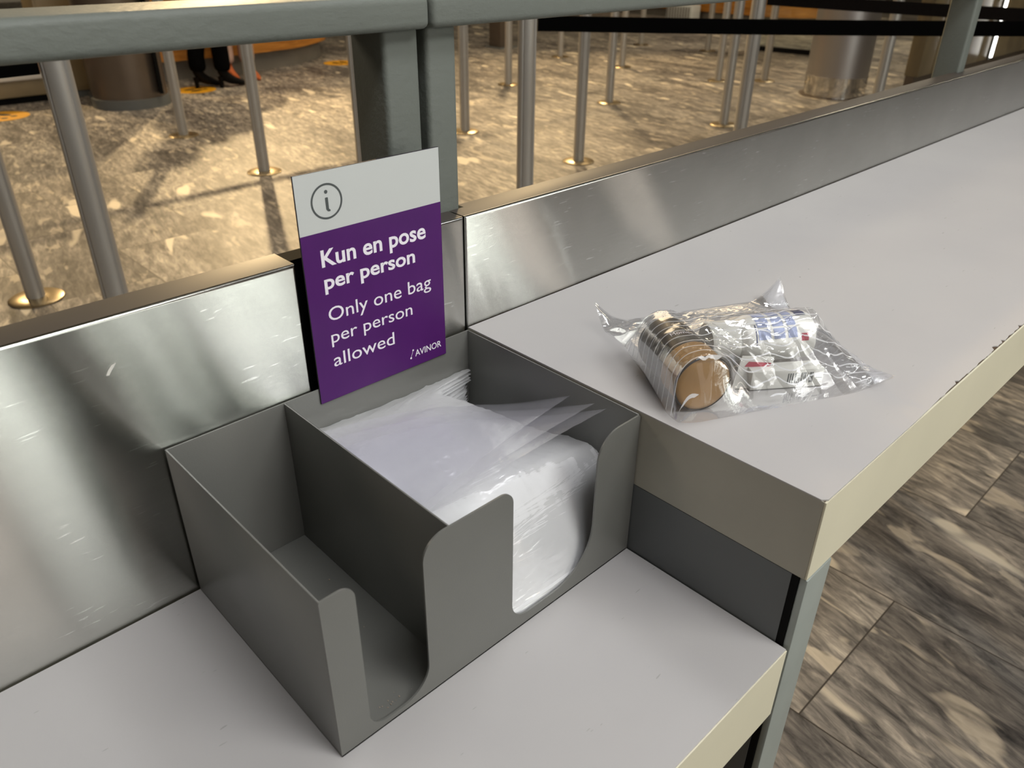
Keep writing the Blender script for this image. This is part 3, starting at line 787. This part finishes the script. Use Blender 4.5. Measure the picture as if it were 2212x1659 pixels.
belt((.42, 1.55, .946), (-2.6, 1.55, .946), M_belt, 'black queue belt leaving the picture at the left under the top rail', .01)
belt((1.995, 4.84, .932), (6.64, 4.86, .932), M_belt, 'black queue belt of the row behind, throwing the line shadow left of the sign', .01)
belt((1.995, 4.84, .932), (-1.5, 4.9, .932), M_belt, 'black queue belt of the row behind, running left past the kiosk', .01)

# ------------------------------------------------------------------ things in the hall behind
# round steel column
rc_ = tag(empty('round_column', (6.80, 2.66, 0)), 'thick round satin steel column with polished foot band, at upper right', 'column')
lathe('shaft', [(.250, .165), (.250, HC), (0, HC)], M_satin, rc_, 64)
lathe('foot_band', [(0, 0), (.253, 0), (.253, .165), (.250, .166)], M_chrome, rc_, 64)
lathe('floor_ring', [(.253, 0), (.285, 0), (.285, .008), (.253, .010)], M_kiosk, rc_, 64)
# brown square post
sp_ = tag(empty('square_post', (6.74, 6.80, 0)), 'short brown square post in the far hall right of the frame posts', 'post')
box('shaft', (-.10, -.10, .012), (.10, .10, 1.15), M_kiosk, sp_, .006)
box('foot_plate', (-.14, -.14, 0), (.14, .14, .012), M_dark, sp_)
box('cap', (-.105, -.105, 1.15), (.105, .105, 1.17), M_dark, sp_, .004)
# wooden desks
def desk(name, cx, cy, rz, sx, sy, lab, plinth):
    t = tag(empty(name, (cx, cy, 0), rz), lab, 'desk', 'rounded wooden service desks')
    r = min(sx, sy) * .48
    def rr(a, b): return rounded([(-a, -b), (a, -b), (a, b), (-a, b)], [r]*4, 14)
    prism('plinth', rr(sx/2 - .06, sy/2 - .06), 'z', 0, .12, plinth, t)
    prism('wood_front', rr(sx/2, sy/2), 'z', .12, .98, M_wood, t)
    prism('desk_top', rr(sx/2 + .03, sy/2 + .03), 'z', .98, 1.02, M_dark, t)
    return t
dk_ = tag(empty('service_desk', (3.6, 7.7, 0)), 'rounded oak service desk behind the black boots at upper left', 'desk', 'rounded wooden service desks')
dl = [(2.35, 7.00), (2.85, 6.92), (3.6, 6.92), (4.2, 7.05), (4.75, 7.40), (5.02, 7.95), (4.9, 8.8), (2.35, 8.8)]
def inset(k): return rounded([((x - 3.6) * (1 - k) - 0, (y - 7.7) * (1 - k * 1.6)) for x, y in dl], [.1, .5, .5, .8, .8, .6, .4, .1], 10)
prism('plinth', inset(.06), 'z', 0, .17, M_plinth, dk_)
prism('wood_front', inset(0), 'z', .17, .98, M_wood, dk_)
prism('desk_top', inset(-.02), 'z', .98, 1.02, M_dark, dk_)
desk('service_desk', 12.2, 7.9, R(90), 5.0, 1.5, 'rounded oak service desk in the far hall at upper right', M_plinth)
# white tray stack / strip light under the far desk
bx2 = tag(empty('white_crate', (11.15, 7.35, 0), R(-80)), 'white ribbed crate on the floor before the far oak desk', 'crate')
box('crate_body', (-.22, -.15, 0), (.22, .15, .22), M_white, bx2, .01)
bm = bmesh.new()
for k in range(9): bm_box(bm, (-.2 + k*.045, -.158, .02), (-.185 + k*.045, -.15, .2))
from_bm('rib', bm, M_kiosk, bx2)
# taupe kiosk
kk = tag(empty('self_service_kiosk', (2.17, 6.16, 0), R(-15)), 'taupe curved metal kiosk on dark foot, left of the black boots', 'kiosk')
def hull(a, b, s): return rounded([(-a, -b), (a, -b), (a, b), (-a, b)], [b*1.1, b*1.1, .03, .03], 12)
prism('foot', hull(.285, .29, 1), 'z', 0, .07, M_dark, kk)
prism('body', hull(.27, .27, 1), 'z', .07, 1.25, M_kiosk, kk)
box('side_slot', (.19, -.262, .1), (.215, -.15, 1.2), M_seam, kk)
box('screen', (-.17, -.275, .95), (.13, -.262, 1.18), M_seam, kk, .004)
# beige cabinet beside it
cb = tag(empty('beige_cabinet', (1.93, 6.86, 0)), 'narrow beige cabinet between the striped low conveyor and the kiosk', 'cabinet')
box('body', (-.14, -.14, .05), (.14, .14, 1.0), M_tan, cb, .005)
box('plinth', (-.13, -.13, 0), (.13, .13, .05), M_dark, cb)
cbo = box('door', (-.12, -.148, .08), (.12, -.14, .95), M_tan, cb, .002)
box('handle', (.08, -.165, .5), (.095, -.148, .62), M_alu, cbo, .002)
# low conveyor
cv = tag(empty('baggage_conveyor', (.85, 7.15, 0)), 'low striped baggage conveyor with black foot at the far left', 'conveyor')
box('foot', (-1.0, -.42, 0), (.88, .42, .05), M_seam, cv)
box('side_panel', (-1.0, -.44, .05), (.88, .44, .17), M_tan, cv, .006)
box('trim_strip', (-1.0, -.455, .17), (.88, .455, .21), M_wallb, cv, .006)
box('deck_side', (-1.0, -.44, .21), (.88, .44, .42), M_pinkpanel, cv, .006)
box('belt', (-.98, -.38, .42), (.86, .38, .44), M_black, cv)
# floor stickers
def sticker(x, y, r, lab, rz=0):
    t = tag(empty('floor_sticker', (x, y, 0), rz), lab, 'sticker', 'yellow floor stickers')
    lathe('vinyl_disc', [(0, .0002), (r, .0002), (r, .0014), (0, .0016)], M_yellow, t, 40)
    bm = bmesh.new()
    for sx in (-1, 1):
        bm_prism(bm, [(sx*r*.25 + r*.16*math.cos(a), r*.12 + r*.34*math.sin(a)) for a in np.linspace(0, 2*math.pi, 17)[:-1]], 'z', .0016, .0020)
        bm_prism(bm, [(sx*r*.22 + r*.12*math.cos(a), -r*.42 + r*.13*math.sin(a)) for a in np.linspace(0, 2*math.pi, 13)[:-1]], 'z', .0016, .0020)
    from_bm('footprint_mark', bm, M_ink, t, 0)
sticker(1.27, 6.30, .19, 'round yellow floor sticker at the far left before the conveyor', .5)
sticker(2.80, 6.42, .17, 'round yellow floor sticker under the heel of the black boots', 1.8)
sticker(4.60, 6.95, .17, 'round yellow floor sticker right of the oak desk')

# brown panelled wall with strip light at upper right
bw = struct(empty('wall_partition', (7.62, 2.30, 0)))
xx = 0
for k, wd in enumerate((.30, 1.15, 1.3, 1.3, 1.3, 1.3)):
    box('stone_panel', (xx + .004, 0, .10), (xx + wd - .004, .12, 1.18), M_brownp, bw, .003)
    box('stone_panel', (xx + .004, 0, 1.188), (xx + wd - .004, .12, 2.6), M_green if k in (4,) else M_brownp, bw, .003)
    xx += wd
box('wall_core', (.008, .03, 0), (xx, .11, 2.6), M_kiosk, bw)
ls = tag(empty('strip_light', (9.37, 2.285, 1.2)), 'thin vertical white strip light on the brown wall at upper right', 'lamp')
box('housing', (-.03, -.004, -1.1), (.03, .012, 1.3), M_dark, ls)
box('tube', (-.016, -.02, -1.08), (.016, -.004, 1.28), M_led, ls, .004)
# glass screen behind the column
gs = tag(empty('glass_screen', (8.93, 4.32, 0), R(100)), 'clear glass screen with black foot bar left of the round steel column', 'screen')
M_glass, N, L, B = mat('clear_glass')
out = N['Material Output']; N.remove(B)
tr = N.new('ShaderNodeBsdfTransparent'); tr.inputs[0].default_value = (.93, .96, .93, 1); gl = N.new('ShaderNodeBsdfGlossy'); gl.inputs['Roughness'].default_value = .02
fr = N.new('ShaderNodeFresnel'); mx = N.new('ShaderNodeMixShader'); L.new(fr.outputs[0], mx.inputs[0]); L.new(tr.outputs[0], mx.inputs[1]); L.new(gl.outputs[0], mx.inputs[2]); L.new(mx.outputs[0], out.inputs[0])
box('pane', (-.50, -.006, .05), (.35, .006, 1.9), M_glass, gs)
box('foot_bar', (-.50, -.02, 0), (.35, .02, .05), M_seam, gs)

# ------------------------------------------------------------------ people
def skin_mesh(verts, edges, rads, sub=2):
    me = bpy.data.meshes.new('skel'); me.from_pydata(verts, edges, [])
    o = bpy.data.objects.new('skel', me); C.objects.link(o)
    o.modifiers.new('s', 'SKIN'); sd = o.modifiers.new('d', 'SUBSURF'); sd.levels = sub; sd.render_levels = sub
    for i, r in enumerate(rads): me.skin_vertices[0].data[i].radius = (r, r) if not isinstance(r, tuple) else r
    me.skin_vertices[0].data[0].use_root = True
    dg = bpy.context.evaluated_depsgraph_get(); dg.update()
    res = bpy.data.meshes.new_from_object(o.evaluated_get(dg)); bpy.data.objects.remove(o)
    for p in res.polygons: p.use_smooth = True
    return res
def person(loc, rz, lab, top_m, leg_m, shoe_m, heel, feet, hair_len=.2):
    t = tag(empty('person', loc, rz), lab, 'person')
    (ax, ay), (bx_, by) = feet
    V_ = [(0, 0, .95), (0, 0, 1.15), (0, 0, 1.38), (.0, 0, 1.49), (.02, 0, 1.56), (.015, 0, 1.66), (.01, 0, 1.74)]
    E_ = [(i, i+1) for i in range(6)]; Rr = [(.12, .16), (.105, .14), (.105, .17), (.05, .055), (.06, .06), (.085, .075), (.07, .06)]
    for s, (fx, fy) in ((1, (ax, ay)), (-1, (bx_, by))):
        k = len(V_)
        V_ += [(0, s*.095, .86), (fx*.4 + .03, fy*.5 + s*.05, .50), (fx, fy, .28), (fx, fy, .10)]
        E_ += [(0, k), (k, k+1), (k+1, k+2), (k+2, k+3)]; Rr += [.085, .058, .052, .038]
        k = len(V_)
        V_ += [(0, s*.19, 1.40), (-.02, s*.235, 1.13), (.02, s*.235, .90), (.03, s*.225, .82)]
        E_ += [(2, k), (k, k+1), (k+1, k+2), (k+2, k+3)]; Rr += [.055, .042, .032, .028]
    link('body', skin_mesh(V_, E_, Rr), M_skin, t)
    Vt = [(0, 0, .95), (0, 0, 1.04)]; Et = [(0, 1)]; Rt = [(.132, .172), (.12, .16)]
    for s, (fx, fy) in ((1, (ax, ay)), (-1, (bx_, by))):
        k = len(Vt); Vt += [(0, s*.095, .86), (fx*.4 + .03, fy*.5 + s*.05, .50), (fx, fy, .28), (fx, fy, .12)]
        Et += [(0, k), (k, k+1), (k+1, k+2), (k+2, k+3)]; Rt += [.098, .080, .075, .074]
    link('trousers', skin_mesh(Vt, Et, Rt), leg_m, t)
    Vj = [(0, 0, .92), (0, 0, 1.15), (0, 0, 1.38), (0, 0, 1.47)]; Ej = [(0, 1), (1, 2), (2, 3)]; Rj = [(.14, .185), (.12, .16), (.12, .185), (.065, .075)]
    for s in (1, -1):
        k = len(Vj); Vj += [(0, s*.19, 1.40), (-.02, s*.235, 1.13), (.015, s*.235, .93)]; Ej += [(2, k), (k, k+1), (k+1, k+2)]; Rj += [.068, .054, .044]
    link('jacket', skin_mesh(Vj, Ej, Rj), top_m, t)
    bm = bmesh.new()
    bm_sweep(bm, [((-.02, 0, 1.66 - hair_len), .05, .07), ((-.025, 0, 1.66), .085, .085), ((-.01, 0, 1.75), .09, .085), ((.0, 0, 1.785), .05, .05)], 16)
    from_bm('hair', bm, M_hair, t, 80)
    for s, (fx, fy) in ((1, (ax, ay)), (-1, (bx_, by))):
        bm = bmesh.new()
        hz_ = .055 if heel else .012
        bm_sweep(bm, [((fx, fy, .34), .056, .056), ((fx, fy, .22), .050, .048), ((fx - .005, fy, .13), .044, .042), ((fx + .02, fy, .085), .046, .040), ((fx + .075, fy, .055), .036, .038), ((fx + .14, fy, .032), .026, .036), ((fx + .19, fy, .020), .017, .024), ((fx + .215, fy, .014), .010, .008)], 16)
        bm_sweep(bm, [((fx - .030, fy, .09), .026, .030), ((fx - .032, fy, .045), .018, .020), ((fx - .034, fy, 0), .014, .016)], 12)
        from_bm('boot', bm, shoe_m, t, 70)
    return t
person((2.98, 6.44, 0), R(2), 'person in black trousers and black heeled boots standing before the oak desk', M_black, M_black, M_boot, True, ((-.10, .04), (.07, -.07)))
person((3.36, 6.72, 0), R(-92), 'person in pale pink trousers and orange shoes half hidden behind the black boots', M_pinkt, M_pinkt, M_orange, False, ((.02, .09), (-.02, -.09)))
